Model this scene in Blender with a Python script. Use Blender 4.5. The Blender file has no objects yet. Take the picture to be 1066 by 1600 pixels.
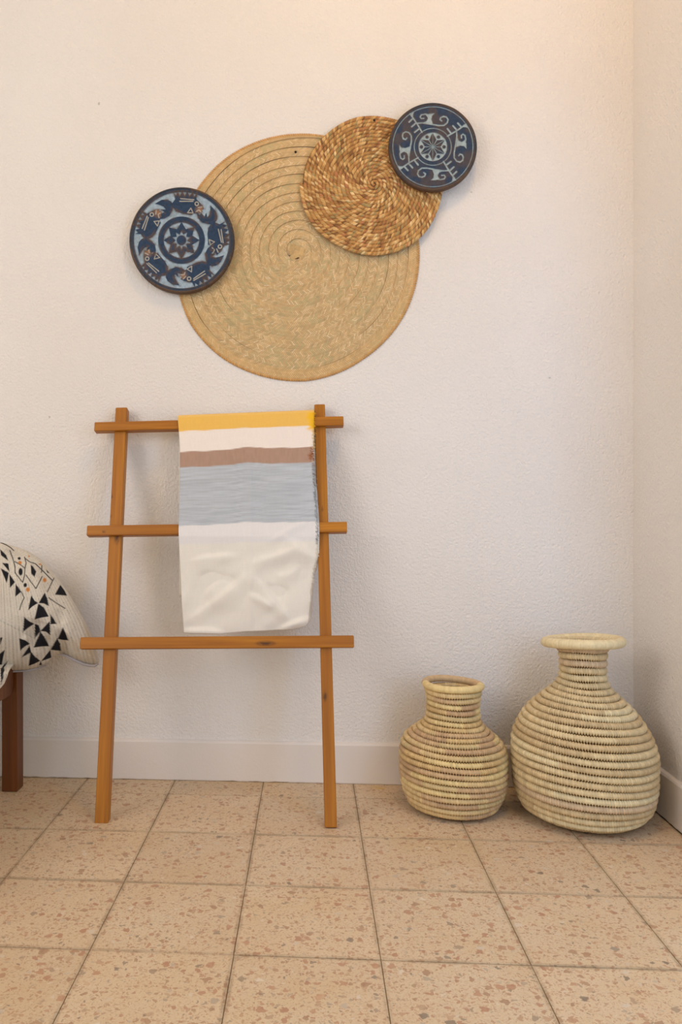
import bpy, bmesh, math, random
import numpy as np
from mathutils import Matrix, Vector

sc = bpy.context.scene
col = sc.collection
rng = np.random.default_rng(7)
random.seed(7)

# ------------------------------------------------------------------ camera
W, HT = 1066, 1600
FOC = 1225.66                    # focal length in pixels
PPX, PPY = 408.17, 800.0         # optical centre (the photograph is cropped off-centre)
CH = 0.7596                      # camera height
YAW, PITCH, ROLL = -0.062748, 0.001618, -0.000595


def cam_rot(yaw, pitch, roll):
    cy, sy = math.cos(yaw), math.sin(yaw)
    cp, sp = math.cos(pitch), math.sin(pitch)
    cr, sr = math.cos(roll), math.sin(roll)
    B = np.array([[1, 0, 0], [0, 0, -1], [0, 1, 0]], float)
    Ry = np.array([[cy, -sy, 0], [sy, cy, 0], [0, 0, 1]])
    Rp = np.array([[1, 0, 0], [0, cp, -sp], [0, sp, cp]])
    Rr = np.array([[cr, -sr, 0], [sr, cr, 0], [0, 0, 1]])
    return Rr @ Rp @ B @ Ry


RM = cam_rot(YAW, PITCH, ROLL)
EYE = np.array([0, 0, CH])
cd = bpy.data.cameras.new('camera')
cam = bpy.data.objects.new('camera', cd)
col.objects.link(cam)
M3 = RM.T @ np.diag([1, -1, -1])
cam.matrix_world = Matrix(np.block([[M3, EYE.reshape(3, 1)], [np.zeros((1, 3)), np.ones((1, 1))]]).tolist())
cd.sensor_fit = 'VERTICAL'
cd.sensor_height = 36.0
cd.lens = FOC / HT * 36.0
cd.shift_x = (W / 2 - PPX) / HT
cd.shift_y = 0.0
cd.clip_start = 0.02
sc.camera = cam

# ------------------------------------------------------------------ light
sc.view_settings.view_transform = 'Standard'
sc.view_settings.look = 'None'
sc.view_settings.gamma = 1.0
sc.view_settings.use_curve_mapping = False
sc.view_settings.exposure = 0.0
world = bpy.data.worlds.new('world')
sc.world = world
world.use_nodes = True
bg = world.node_tree.nodes['Background']
bg.inputs[0].default_value = (1.0, 0.968, 0.88, 1)
bg.inputs[1].default_value = 0.84


def area(name, loc, target, sx, sy, power, color):
    ld = bpy.data.lights.new(name, 'AREA')
    ld.shape = 'RECTANGLE'
    ld.size, ld.size_y = sx, sy
    ld.energy = power
    ld.color = color
    o = bpy.data.objects.new(name, ld)
    o.location = loc
    o.rotation_euler = (Vector(target) - Vector(loc)).to_track_quat('-Z', 'Y').to_euler()
    col.objects.link(o)
    return o


area('window_daylight', (-2.2, -0.1, 1.95), (0.9, 2.1, 1.0), 1.2, 1.4, 25, (1.0, 0.90, 0.88))
area('doorway_daylight', (0.98, 0.70, 1.10), (0.62, 2.2, 0.80), 0.5, 1.3, 7.5, (0.36, 0.60, 1.0))
ld = bpy.data.lights.new('warm_ceiling_lamp', 'POINT')
ld.energy = 17.5
ld.color = (1.0, 0.60, 0.22)
ld.shadow_soft_size = 0.12
lamp = bpy.data.objects.new('warm_ceiling_lamp', ld)
lamp.location = (0.36, 1.15, 2.72)
col.objects.link(lamp)


# ------------------------------------------------------------------ helpers
def rays(p):
    p = np.atleast_2d(np.asarray(p, float))
    d = np.stack([(p[:, 0] - PPX) / FOC, (p[:, 1] - PPY) / FOC, np.ones(len(p))], 1)
    return d @ RM


def on_floor(x, y, z=0.0):
    d = rays((x, y))[0]
    return EYE + d * ((z - CH) / d[2])


def on_wall(p, Y):
    """points of pixels on the upright plane(s) at depth Y"""
    d = rays(p)
    Y = np.broadcast_to(np.asarray(Y, float), (len(d),))
    return EYE + d * (Y / d[:, 1])[:, None]


def on_plane(p, P0, n):
    d = rays(p)
    t = ((np.asarray(P0) - EYE) @ n) / (d @ n)
    return EYE + d * t[:, None]


def lin(*c):
    c = np.asarray(c if len(c) > 1 else c[0], float) / 255.0
    return np.where(c <= 0.04045, c / 12.92, ((c + 0.055) / 1.055) ** 2.4)


def sstep(a, b, x):
    t = np.clip((x - a) / (b - a), 0, 1)
    return t * t * (3 - 2 * t)


def empty(name, loc, label=None, cat=None, group=None):
    o = bpy.data.objects.new(name, None)
    o.empty_display_size = 0.05
    o.location = Vector([float(v) for v in loc])
    col.objects.link(o)
    return tag(o, label, cat, group)


def tag(o, label=None, cat=None, group=None, kind=None):
    if label: o['label'] = label
    if cat: o['category'] = cat
    if group: o['group'] = group
    if kind: o['kind'] = kind
    return o


def mk(name, V, F, mat, parent=None, cols=None, smooth=True, rel=True, attrs=None, midx=None):
    """V in world coordinates (rel=True: turned into the parent's frame)"""
    V = np.asarray(V, float)
    if parent is not None and rel:
        off = np.zeros(3)
        p = parent
        while p is not None:
            off += np.array(p.location)
            p = p.parent
        V = V - off
    me = bpy.data.meshes.new(name)
    me.from_pydata(V.tolist(), [], F.tolist() if isinstance(F, np.ndarray) else F)
    for m in (mat if isinstance(mat, (list, tuple)) else [mat]):
        me.materials.append(m)
    if cols is not None:
        a = me.color_attributes.new('Col', 'FLOAT_COLOR', 'POINT')
        c = np.ones((len(V), 4), np.float32)
        c[:, :3] = cols
        a.data.foreach_set('color', c.ravel())
    for k, arr in (attrs or {}).items():
        a = me.attributes.new(k, 'FLOAT', 'POINT')
        a.data.foreach_set('value', np.asarray(arr, np.float32))
    if smooth:
        me.polygons.foreach_set('use_smooth', np.ones(len(me.polygons), bool))
    if midx is not None:
        me.polygons.foreach_set('material_index', np.asarray(midx, np.int32))
    me.update()
    o = bpy.data.objects.new(name, me)
    col.objects.link(o)
    if parent is not None:
        o.parent = parent
    return o


def box(name, lo, hi, mat, parent=None, bevel=0.0, seg=1):
    """bevelled box, vertices kept about the object's own centre"""
    lo, hi = np.array(lo, float), np.array(hi, float)
    c = (lo + hi) / 2
    bm = bmesh.new()
    bmesh.ops.create_cube(bm, size=1.0)
    for v in bm.verts:
        v.co = Vector([(v.co[i]) * (hi[i] - lo[i]) for i in range(3)])
    if bevel:
        bmesh.ops.bevel(bm, geom=bm.edges[:], offset=bevel, segments=seg, affect='EDGES', profile=0.5)
    me = bpy.data.meshes.new(name)
    bm.to_mesh(me)
    bm.free()
    me.materials.append(mat)
    o = bpy.data.objects.new(name, me)
    col.objects.link(o)
    o.location = Vector(c.tolist())
    if parent is not None:
        o.parent = parent
        off = np.zeros(3)
        p = parent
        while p is not None:
            off += np.array(p.location)
            p = p.parent
        o.location = Vector((c - off).tolist())
    return o


def grid_faces(n, m, wrap_m=False, wrap_n=False):
    i = np.arange(n if wrap_n else n - 1)[:, None]
    j = np.arange(m if wrap_m else m - 1)[None, :]
    i2, j2 = (i + 1) % n, (j + 1) % m
    return np.stack([(i * m + j), (i * m + j2), (i2 * m + j2), (i2 * m + j)], -1).reshape(-1, 4)


def vnoise(x, y, seed=0):
    """smooth value noise on arrays, 0..1"""
    x = np.asarray(x, float); y = np.asarray(y, float)
    xi, yi = np.floor(x).astype(np.int64), np.floor(y).astype(np.int64)
    fx, fy = x - xi, y - yi
    fx, fy = fx * fx * (3 - 2 * fx), fy * fy * (3 - 2 * fy)

    def h(a, b):
        n = (a * 374761393 + b * 668265263 + seed * 982451653) & 0x7fffffff
        n = ((n ^ (n >> 13)) * 1274126177) & 0x7fffffff
        return ((n ^ (n >> 16)) & 0xffff) / 65535.0
    return (h(xi, yi) * (1 - fx) + h(xi + 1, yi) * fx) * (1 - fy) + (h(xi, yi + 1) * (1 - fx) + h(xi + 1, yi + 1) * fx) * fy


def seg_dist(P, pts, closed=False):
    """distance to a polyline"""
    pts = np.asarray(pts, float)
    d = np.full(len(P), 1e9)
    n = len(pts)
    for i in range(n if closed else n - 1):
        a, b = pts[i], pts[(i + 1) % n]
        ab = b - a
        t = np.clip(((P - a) @ ab) / max(ab @ ab, 1e-12), 0, 1)
        d = np.minimum(d, np.linalg.norm(P - a - t[:, None] * ab, axis=1))
    return d


def poly_sdf(P, pts):
    """signed distance, positive inside"""
    pts = np.asarray(pts, float)
    d = seg_dist(P, pts, True)
    ins = np.zeros(len(P), bool)
    n = len(pts)
    for i in range(n):
        a, b = pts[i], pts[(i + 1) % n]
        if a[1] == b[1]:
            continue
        c = ((a[1] > P[:, 1]) != (b[1] > P[:, 1])) & (P[:, 0] < (b[0] - a[0]) * (P[:, 1] - a[1]) / (b[1] - a[1]) + a[0])
        ins ^= c
    return np.where(ins, d, -d)


# ------------------------------------------------------------------ materials
class NT:
    def __init__(self, name, rough=0.6, spec=0.3):
        self.m = bpy.data.materials.new(name)
        self.m.use_nodes = True
        self.t = self.m.node_tree
        self.b = self.t.nodes['Principled BSDF']
        self.b.inputs['Roughness'].default_value = rough
        self.b.inputs['Specular IOR Level'].default_value = spec

    def n(self, kind, **kw):
        nd = self.t.nodes.new(kind)
        for k, v in kw.items():
            if k in nd.inputs.keys():
                nd.inputs[k].default_value = v
            else:
                setattr(nd, k, v)
        return nd

    def l(self, a, b):
        self.t.links.new(a, b)

    def ramp(self, src, stops):
        r = self.n('ShaderNodeValToRGB')
        el = r.color_ramp.elements
        while len(el) < len(stops):
            el.new(0.5)
        for e, (p, c) in zip(el, stops):
            e.position = p
            c = c if hasattr(c, '__len__') else (c, c, c)
            e.color = (*[float(v) for v in c], 1)
        self.l(src, r.inputs[0])
        return r.outputs[0]

    def mix(self, fac, a, b, mode='MIX'):
        x = self.n('ShaderNodeMix', data_type='RGBA', blend_type=mode)
        for s, i in ((fac, 0), (a, 6), (b, 7)):
            if hasattr(s, 'is_linked'):
                self.l(s, x.inputs[i])
            elif i == 0:
                x.inputs[0].default_value = s
            else:
                x.inputs[i].default_value = (*[float(v) for v in s], 1)
        return x.outputs[2]

    def math(self, op, a, b=0.5, clamp=False):
        x = self.n('ShaderNodeMath', operation=op, use_clamp=clamp)
        for s, i in ((a, 0), (b, 1)):
            if hasattr(s, 'is_linked'):
                self.l(s, x.inputs[i])
            else:
                x.inputs[i].default_value = s
        return x.outputs[0]

    def noise(self, vec, scale, detail=3.0, rough=0.55):
        x = self.n('ShaderNodeTexNoise', Scale=scale, Detail=detail, Roughness=rough)
        self.l(vec, x.inputs['Vector'])
        return x.outputs['Fac']

    def bump(self, h, strength, dist):
        x = self.n('ShaderNodeBump')
        x.inputs['Strength'].default_value = strength
        x.inputs['Distance'].default_value = dist
        self.l(h, x.inputs['Height'])
        self.l(x.outputs[0], self.b.inputs['Normal'])

    def pos(self):
        return self.n('ShaderNodeNewGeometry').outputs['Position']

    def obj(self):
        return self.n('ShaderNodeTexCoord').outputs['Object']

    def mapping(self, vec, scale):
        x = self.n('ShaderNodeMapping')
        x.inputs['Scale'].default_value = scale
        self.l(vec, x.inputs['Vector'])
        return x.outputs[0]

    def base(self, c):
        if hasattr(c, 'is_linked'):
            self.l(c, self.b.inputs['Base Color'])
        else:
            self.b.inputs['Base Color'].default_value = (*[float(v) for v in c], 1)


def plaster(name, color, bump=0.5, stain=False, rough=0.85):
    t = NT(name, rough, 0.2)
    p = t.pos()
    a = t.noise(p, 120, 3, 0.6)
    b = t.noise(t.mapping(p, (1, 1, 0.6)), 260, 2, 0.5)
    h = t.math('ADD', a, t.math('MULTIPLY', b, 0.55))
    big = t.noise(p, 2.4, 3)
    c = t.mix(t.ramp(big, [(0.35, 0.0), (0.7, 1.0)]), color, np.asarray(color) * np.array([0.965, 0.955, 0.945]))
    if stain:
        # grey scuffed patch on the paint under the cushion and a faint soil line along the skirting
        s = t.n('ShaderNodeVectorMath', operation='DISTANCE')
        t.l(t.mapping(p, (1, 0, 0.72)), s.inputs[0])
        c0 = on_wall((84, 1060), 2.2)[0]
        s.inputs[1].default_value = (c0[0], 0, c0[2] * 0.72)
        m = t.ramp(s.outputs['Value'], [(0.012, 1.0), (0.062, 0.0)])
        m2 = t.math('MULTIPLY', m, t.ramp(t.noise(p, 130, 4, 0.7), [(0.48, 0.0), (0.70, 0.5)]))
        c = t.mix(m2, c, lin(140, 125, 110))
        sp = t.ramp(t.noise(p, 21, 2), [(0.785, 0.0), (0.80, 0.5)])
        c = t.mix(sp, c, lin(150, 140, 130))
    t.base(c)
    t.bump(h, bump, 0.004)
    return t.m


def vcol(name, rough=0.7, spec=0.25, nscale=0, namp=0.0, bump=0.0, bscale=400, sheen=0.0):
    t = NT(name, rough, spec)
    a = t.n('ShaderNodeAttribute', attribute_name='Col').outputs['Color']
    if nscale:
        f = t.ramp(t.noise(t.pos(), nscale, 4, 0.65), [(0.3, 1 - namp), (0.7, 1 + namp)])
        a = t.mix(1.0, a, f, 'MULTIPLY')
    t.base(a)
    if bump:
        t.bump(t.noise(t.pos(), bscale, 3, 0.6), bump, 0.001)
    if sheen:
        t.b.inputs['Sheen Weight'].default_value = sheen
    return t.m


def wood(name, light, dark, knotc, rough=0.42, spec=0.4):
    t = NT(name, rough, spec)
    o = t.obj()
    rnd = t.n('ShaderNodeObjectInfo').outputs['Random']
    add = t.n('ShaderNodeVectorMath', operation='ADD')
    t.l(o, add.inputs[0])
    cx = t.n('ShaderNodeCombineXYZ')
    t.l(t.math('MULTIPLY', rnd, 7.0), cx.inputs[0])
    t.l(t.math('MULTIPLY', rnd, 3.0), cx.inputs[2])
    t.l(cx.outputs[0], add.inputs[1])
    g = t.noise(t.mapping(add.outputs[0], (75, 75, 2.6)), 1.0, 4, 0.6)
    big = t.noise(t.mapping(add.outputs[0], (26, 26, 2.0)), 1.0, 2)
    fine = t.noise(t.mapping(add.outputs[0], (420, 420, 8)), 1.0, 2)
    c = t.mix(t.ramp(g, [(0.36, 0.0), (0.66, 1.0)]), light, dark)
    c = t.mix(t.ramp(big, [(0.38, 0.0), (0.66, 0.75)]), c, np.asarray(dark) * 0.9)
    c = t.mix(1.0, c, t.ramp(fine, [(0.3, 0.92), (0.7, 1.06)]), 'MULTIPLY')
    k = t.n('ShaderNodeAttribute', attribute_name='knot').outputs['Fac']
    c = t.mix(t.math('MULTIPLY', k, 1.0, True), c, knotc)
    t.base(c)
    t.bump(g, 0.08, 0.001)
    return t.m


M_wall = plaster('stucco_paint', lin(231, 227, 223), 0.85, stain=True)
M_ceil = plaster('ceiling_paint', lin(226, 218, 210), 0.2)
M_base = plaster('skirting_paint', lin(226, 219, 213), 0.12, rough=0.6)


def terrazzo():
    t = NT('terrazzo', 0.46, 0.32)
    p = t.pos()
    rnd = t.n('ShaderNodeObjectInfo').outputs['Random']
    cx = t.n('ShaderNodeCombineXYZ')
    t.l(t.math('MULTIPLY', rnd, 13.0), cx.inputs[0]); t.l(t.math('MULTIPLY', rnd, 29.0), cx.inputs[1])
    add = t.n('ShaderNodeVectorMath', operation='ADD')
    t.l(p, add.inputs[0]); t.l(cx.outputs[0], add.inputs[1])
    wob = t.n('ShaderNodeTexNoise', Scale=90.0, Detail=2.0)
    t.l(add.outputs[0], wob.inputs['Vector'])
    wv = t.n('ShaderNodeVectorMath', operation='SCALE')
    t.l(wob.outputs['Color'], wv.inputs[0]); wv.inputs['Scale'].default_value = 0.018
    q = t.n('ShaderNodeVectorMath', operation='ADD')
    t.l(add.outputs[0], q.inputs[0]); t.l(wv.outputs[0], q.inputs[1])
    q = q.outputs[0]
    base = t.mix(t.ramp(t.noise(p, 5.0, 3), [(0.34, 0.0), (0.66, 1.0)]), lin(216, 198, 168), lin(211, 188, 155))
    base = t.mix(t.math('MULTIPLY', t.ramp(t.noise(p, 3.1, 4, 0.65), [(0.52, 0.0), (0.70, 1.0)]), 0.45), base, lin(204, 174, 116))
    base = t.mix(t.ramp(t.noise(add.outputs[0], 260, 3, 0.7), [(0.35, 0.0), (0.65, 0.7)]), base, lin(203, 174, 142))
    tint = t.ramp(rnd, [(0.0, 0.95), (1.0, 1.03)])
    base = t.mix(1.0, base, tint, 'MULTIPLY')
    out = base
    for scale, lo, hi, keep, amt in ((215.0, 0.10, 0.46, 0.26, 0.5), (112.0, 0.10, 0.46, 0.42, 0.68), (54.0, 0.06, 0.44, 0.56, 0.78)):
        v = t.n('ShaderNodeTexVoronoi', Scale=scale, Randomness=0.9)
        v.voronoi_dimensions = '2D'
        t.l(q, v.inputs['Vector'])
        sep = t.n('ShaderNodeSeparateColor')
        t.l(v.outputs['Color'], sep.inputs[0])
        size = t.math('ADD', t.math('MULTIPLY', sep.outputs[0], hi - lo), lo)
        m = t.math('SUBTRACT', size, v.outputs['Distance'])
        m = t.math('MULTIPLY', m, 14.0, True)
        m = t.math('MULTIPLY', m, t.math('GREATER_THAN', sep.outputs[1], keep))
        m = t.math('MULTIPLY', m, amt)
        cc = t.ramp(sep.outputs[2], [(0.0, lin(172, 124, 98)), (0.35, lin(186, 142, 112)), (0.58, lin(164, 128, 100)),
                                     (0.74, lin(200, 164, 132)), (0.86, lin(150, 132, 112)), (0.93, lin(222, 208, 188)), (0.97, lin(124, 110, 96))])
        out = t.mix(m, out, cc)
    # grime worked into the edges of each tile
    so = t.n('ShaderNodeSeparateXYZ')
    t.l(t.obj(), so.inputs[0])
    ex = t.math('SUBTRACT', 0.125, t.math('ABSOLUTE', so.outputs[0]))
    ey = t.math('SUBTRACT', 0.125, t.math('ABSOLUTE', so.outputs[1]))
    ed = t.math('MINIMUM', ex, ey)
    ed = t.math('ADD', ed, t.math('MULTIPLY', t.noise(p, 34, 4, 0.65), -0.0075))
    gm = t.ramp(ed, [(0.0, 0.5), (0.0013, 0.0)])
    gm = t.math('MULTIPLY', gm, t.ramp(t.noise(p, 11, 3, 0.6), [(0.38, 0.25), (0.62, 1.0)]))
    out = t.mix(gm, out, lin(142, 120, 92))
    # spilt drop of yellow paint by the skirting
    yd = t.n('ShaderNodeVectorMath', operation='DISTANCE')
    t.l(t.mapping(p, (0.55, 1, 0)), yd.inputs[0])
    y0 = on_floor(592, 1231)
    yd.inputs[1].default_value = (y0[0] * 0.55, y0[1], 0)
    ym = t.math('MULTIPLY', t.ramp(yd.outputs['Value'], [(0.004, 0.75), (0.016, 0.0)]), t.ramp(t.noise(p, 90, 3), [(0.4, 0.2), (0.6, 1.0)]))
    out = t.mix(ym, out, lin(206, 168, 60))
    t.base(out)
    r = t.ramp(t.noise(p, 14, 3), [(0.3, 0.40), (0.7, 0.60)])
    t.l(r, t.b.inputs['Roughness'])
    t.bump(t.noise(p, 160, 3), 0.06, 0.001)
    return t.m


M_terr = terrazzo()
t = NT('grout', 0.9, 0.1)
t.base(t.mix(t.noise(t.pos(), 30, 3), lin(168, 148, 120), lin(120, 108, 90)))
M_grout = t.m
M_wood = wood('honey_pine', lin(184, 120, 26), lin(154, 92, 14), lin(78, 44, 14))
M_bench = wood('bench_wood', lin(114, 62, 15), lin(90, 45, 9), lin(66, 34, 10))
M_straw = vcol('plaited_straw', 0.75, 0.2, 60, 0.10)
M_rope = vcol('twisted_grass', 0.7, 0.22, 90, 0.12)
M_coil = vcol('palm_leaf_coil', 0.62, 0.28, 140, 0.07)
M_carved = vcol('painted_carved_wood', 0.6, 0.25, 120, 0.16, bump=0.15, bscale=500)
M_cloth = vcol('woven_cotton', 0.9, 0.1, 500, 0.03, bump=0.12, bscale=1500, sheen=0.15)
M_cushion = vcol('printed_cotton', 0.92, 0.1, 300, 0.05, bump=0.15, bscale=900)
t = NT('dark_straw', 0.9, 0.1); t.base(lin(112, 84, 50)); M_core = t.m  # dark straw for the mat backings; stands for shade between the vase coils
t = NT('dark_iron', 0.5, 0.4); t.base(lin(38, 32, 28)); t.b.inputs['Metallic'].default_value = 0.6; M_iron = t.m
t = NT('zipper_tape', 0.6, 0.3); t.base(lin(172, 168, 174)); M_zip = t.m

# ------------------------------------------------------------------ setting
YW, XW = 2.2, 0.880            # faces of the back and right walls
YB, XB = 2.188, 0.868          # faces of their skirtings
ZB = 0.113


def structure(o):
    o['kind'] = 'structure'
    return o


floor = structure(box('floor', (-2.6, -2.0, -0.08), (1.0, 2.3, -0.0025), M_grout))
structure(box('wall_back', (-2.6, YW, -0.08), (1.0, 2.36, 2.8), M_wall))
structure(box('wall_right', (XW, 1.62, -0.08), (1.04, YW, 2.8), M_wall))
structure(box('ceiling', (-2.6, -2.0, 2.8), (1.04, 2.36, 2.9), M_ceil))

# tiles: each one an object under the floor; the lines come from the photograph's grid
S, TX, TY = 0.25, -0.3815, 2.0861
J = 0.0007
tile_meshes = {}


def tile_mesh(w, d):
    key = (round(w, 4), round(d, 4))
    if key not in tile_meshes:
        bm = bmesh.new()
        bmesh.ops.create_cube(bm, size=1.0)
        for v in bm.verts:
            v.co = Vector((v.co.x * w, v.co.y * d, v.co.z * 0.012))
        top = [e for e in bm.edges if all(v.co.z > 0 for v in e.verts)]
        bmesh.ops.bevel(bm, geom=top, offset=0.0007, segments=2, affect='EDGES', profile=0.5)
        me = bpy.data.meshes.new('tile')
        bm.to_mesh(me); bm.free()
        me.materials.append(M_terr)
        tile_meshes[key] = me
    return tile_meshes[key]


for c in range(-8, 5):
    for r in range(-1, 10):
        x0, x1 = TX + c * S + J, TX + (c + 1) * S - J
        y1, y0 = TY - r * S - J * 1.7, TY - (r + 1) * S + J * 1.7
        if x1 > XB: x1 = XB + 0.008
        if y1 > YB: y1 = YB + 0.008
        if x0 > x1: continue
        o = bpy.data.objects.new('tile', tile_mesh(x1 - x0, y1 - y0))
        col.objects.link(o)
        o.parent = floor
        fl = np.array(floor.location)
        dz = float(rng.uniform(-0.0009, 0.0))
        o.location = Vector((np.array([(x0 + x1) / 2, (y0 + y1) / 2, -0.006 + dz]) - fl).tolist())
        o.rotation_euler = (float(rng.normal(0, 0.0012)), float(rng.normal(0, 0.0012)), float(rng.normal(0, 0.0016)))


def skirting(name, axis):
    """long board with a softly rounded top edge and a ragged painted foot"""
    L0, L1 = (-2.6, XW) if axis == 'x' else (1.62, YW)
    n = 420 if axis == 'x' else 90
    s = np.linspace(L0, L1, n)
    foot = 0.0001 + 0.0018 * np.clip(vnoise(s * 60, s * 0, 3) - 0.35, 0, 1) * vnoise(s * 9, s * 0 + 5, 4) * 2
    wob = 0.0012 * (vnoise(s * 14, s * 0, 9) - 0.5)
    th = 0.012
    prof = [(0.0, None), (th - 0.002, 'f'), (th, 'f2'), (th, 0.5), (th, ZB - 0.006), (th - 0.003, ZB - 0.0015), (th - 0.007, ZB), (0.0, ZB + 0.001)]
    V = np.zeros((len(prof), n, 3))
    for k, (d, z) in enumerate(prof):
        if z is None: zz = foot * 0
        elif z == 'f': zz = foot
        elif z == 'f2': zz = foot + 0.003
        elif z == 0.5: zz = np.full(n, ZB * 0.5)
        else: zz = np.full(n, z) + wob
        dd = d + (wob * 0.5 if d > 0 else 0)
        V[k, :, 2] = zz
        if axis == 'x':
            V[k, :, 0] = s; V[k, :, 1] = YW - dd
        else:
            V[k, :, 1] = s; V[k, :, 0] = XW - dd
    F = grid_faces(len(prof), n)
    if axis == 'y':
        # cap the end of the board by the doorway
        V2 = V.reshape(-1, 3)
        F = F.tolist() + [[k * n for k in range(len(prof))]]
        o = mk(name, V2, F, M_base, smooth=False)
    else:
        o = mk(name, V.reshape(-1, 3), F, M_base, smooth=False)
    return structure(o)


skirting('baseboard_back', 'x')
skirting('baseboard_right', 'y')

# ------------------------------------------------------------------ ladder rack
FR0 = np.array([0.0, 1.877, 0.0])                    # front plane of the leaning rails
SL = (2.166 - 1.877) / 1.05
un = np.array([0, SL, 1.0]); un /= np.linalg.norm(un)
nn = np.array([0, -1.0, SL]); nn /= np.linalg.norm(nn)
ladder = empty('ladder_rack', (on_floor(337, 1291) * np.array([1, 1, 0])),
               'honey-coloured wooden ladder rack with three rungs leaning on the white wall', 'ladder')


def stick(name, A, B, width, thick, mat, parent, front, knots=(), nl=160, notch=None):
    """square-edged batten from A to B (centres of its front face); its length runs along local Z"""
    A, B = np.asarray(A), np.asarray(B)
    L = np.linalg.norm(B - A)
    z = (B - A) / L
    y = -(front - (front @ z) * z); y /= np.linalg.norm(y)      # local +Y points to the back
    x = np.cross(y, z)
    b = 0.0016
    w = width / 2
    ring = [(-w + b, 0), (-w / 2, 0), (0, 0), (w / 2, 0), (w - b, 0), (w, b), (w, thick / 2), (w, thick - b), (w - b, thick), (0, thick), (-w + b, thick), (-w, thick - b), (-w, thick / 2), (-w, b)]
    # finer samples across the front face for the knots
    fr = [(v, 0) for v in np.linspace(-w + b, w - b, 13)]
    ring = fr + ring[5:]
    ring = np.array(ring)
    ts = np.concatenate([[0, b], np.linspace(b, L - b, nl)[1:-1], [L - b, L]])
    V, K = [], []
    for i, tt in enumerate(ts):
        rr = ring.copy()
        if i in (0, len(ts) - 1):
            c = np.array([0, thick / 2])
            rr = c + (rr - c) * (1 - b / max(w, thick / 2))
        V.append(np.column_stack([rr, np.full(len(rr), tt)]))
        k = np.zeros(len(rr))
        for (kt, kx, ka, kb) in knots:
            d = np.hypot((tt - kt) / ka, (rr[:, 0] - kx) / kb)
            wv = 0.55 + 0.45 * np.cos(d * 9)
            kk = np.clip(1.25 - d, 0, 1) * np.where(d < 0.45, 0.95, wv)
            k = np.maximum(k, np.where(rr[:, 1] < 0.003, kk, 0))
        K.append(k)
    m = len(ring)
    V = np.concatenate(V); K = np.concatenate(K)
    F = grid_faces(len(ts), m, wrap_m=True).tolist() + [list(range(m))[::-1], list(range((len(ts) - 1) * m, len(ts) * m))]
    o = mk(name, V, F, mat, parent, smooth=False, rel=False, attrs={'knot': K})
    R = np.column_stack([x, y, z])
    off = np.array(parent.location)
    o.matrix_local = Matrix(np.block([[R, (A - off).reshape(3, 1)], [np.zeros((1, 3)), np.ones((1, 1))]]).tolist())
    return o


def lad(p, off=0.0):
    return on_plane([p], FR0 + nn * off, nn)[0]


TH = 0.028
# the foot rests on the floor: the back lower edge of a leaning batten would dip, so the front edge is lifted a little
lift = un * 0.0005
stick('rail', lad((157.8, 1287.5)) + lift, lad((189.5, 636.5)), 0.0325, TH, M_wood, ladder, nn,
      knots=[(0.716, 0.006, 0.022, 0.009), (0.83, -0.014, 0.006, 0.003), (0.775, -0.014, 0.004, 0.003)])
stick('rail', lad((517.2, 1293.5)) + lift, lad((499.5, 631.5)), 0.0292, TH, M_wood, ladder, nn,
      knots=[(0.305, -0.006, 0.013, 0.007), (0.79, 0.0, 0.005, 0.004)])
PR = 0.011
RT = 0.024
stick('rung', lad((147.2, 666.3), PR), lad((537, 657), PR), 0.0262, RT, M_wood, ladder, nn)
stick('rung', lad((135.5, 829), PR), lad((542.5, 823), PR), 0.0278, RT, M_wood, ladder, nn, knots=[(0.047, 0.004, 0.005, 0.004)])
stick('rung', lad((125, 1004.8), PR), lad((553.3, 1002), PR), 0.0298, RT, M_wood, ladder, nn,
      knots=[(0.478, 0.004, 0.03, 0.008)])

# ------------------------------------------------------------------ throw hanging on the top rung
def interp(y, ys, xs):
    return np.interp(y, ys, xs)


def cloth_stripes(px, py, seed=0):
    """colour of the woven stripes on the front of the throw"""
    f = (px - 278) / 215.0
    wob = 1.6 * (vnoise(px * 0.05, py * 0.0, 11) - 0.5) + 3.4 * np.exp(-((px - 392) / 26.0) ** 2) * np.clip((py - 660) / 40, 0, 1) * np.clip((860 - py) / 60, 0, 1) * -1
    y = py - wob
    cols = [(-1e3, 0, lin(232, 186, 94)), (674.5, 664.5, lin(234, 224, 216)), (706.8, 697.8, lin(170, 140, 122)), (731.0, 722.0, lin(180, 186, 193)),
            (822.0, 814.5, lin(224, 222, 222)), (851, 845, lin(230, 226, 217))]
    c = np.zeros((len(px), 3)) + cols[0][2]
    for (a, b, cc) in cols[1:]:
        yb = a + (b - a) * f
        m = sstep(-0.7, 0.7, y - yb)[:, None]
        if a == 851:
            m = sstep(-3.0, 3.0, y - yb)[:, None]
        c = c * (1 - m) + cc * m
    # woven streaks in the grey band, faint elsewhere
    y1 = 731 - 9 * f; y2 = 822 - 7.5 * f
    inb = sstep(0, 2, y - y1) * (1 - sstep(-2, 0, y - y2))
    st = vnoise(px * 0.035, (y + 7.5 * f) * 0.85, 21) - 0.5
    c = c * (1 + (0.26 * inb + 0.02)[:, None] * st[:, None])
    st2 = vnoise(px * 0.9, y * 0.12, 5) - 0.5
    inbr = sstep(0, 2, y - (707 - 9 * f)) * (1 - sstep(-2, 0, y - y1))
    c = c * (1 + (0.10 * inbr + 0.03)[:, None] * st2[:, None])
    return np.clip(c, 0, 1)


throw = empty('throw_blanket', lad((388, 655)), 'striped cotton throw in yellow, white, brown, grey and cream hanging on the top rung', 'blanket')

YT = [640, 655, 700, 740, 800, 840, 870, 900, 930, 990]
XR = [491, 491, 490, 490.5, 495, 496.5, 496, 489, 486, 481]
YL = [640, 655, 700, 760, 830, 930, 990]
XL = [278, 278, 281.5, 281, 279, 284, 287.5]


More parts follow.
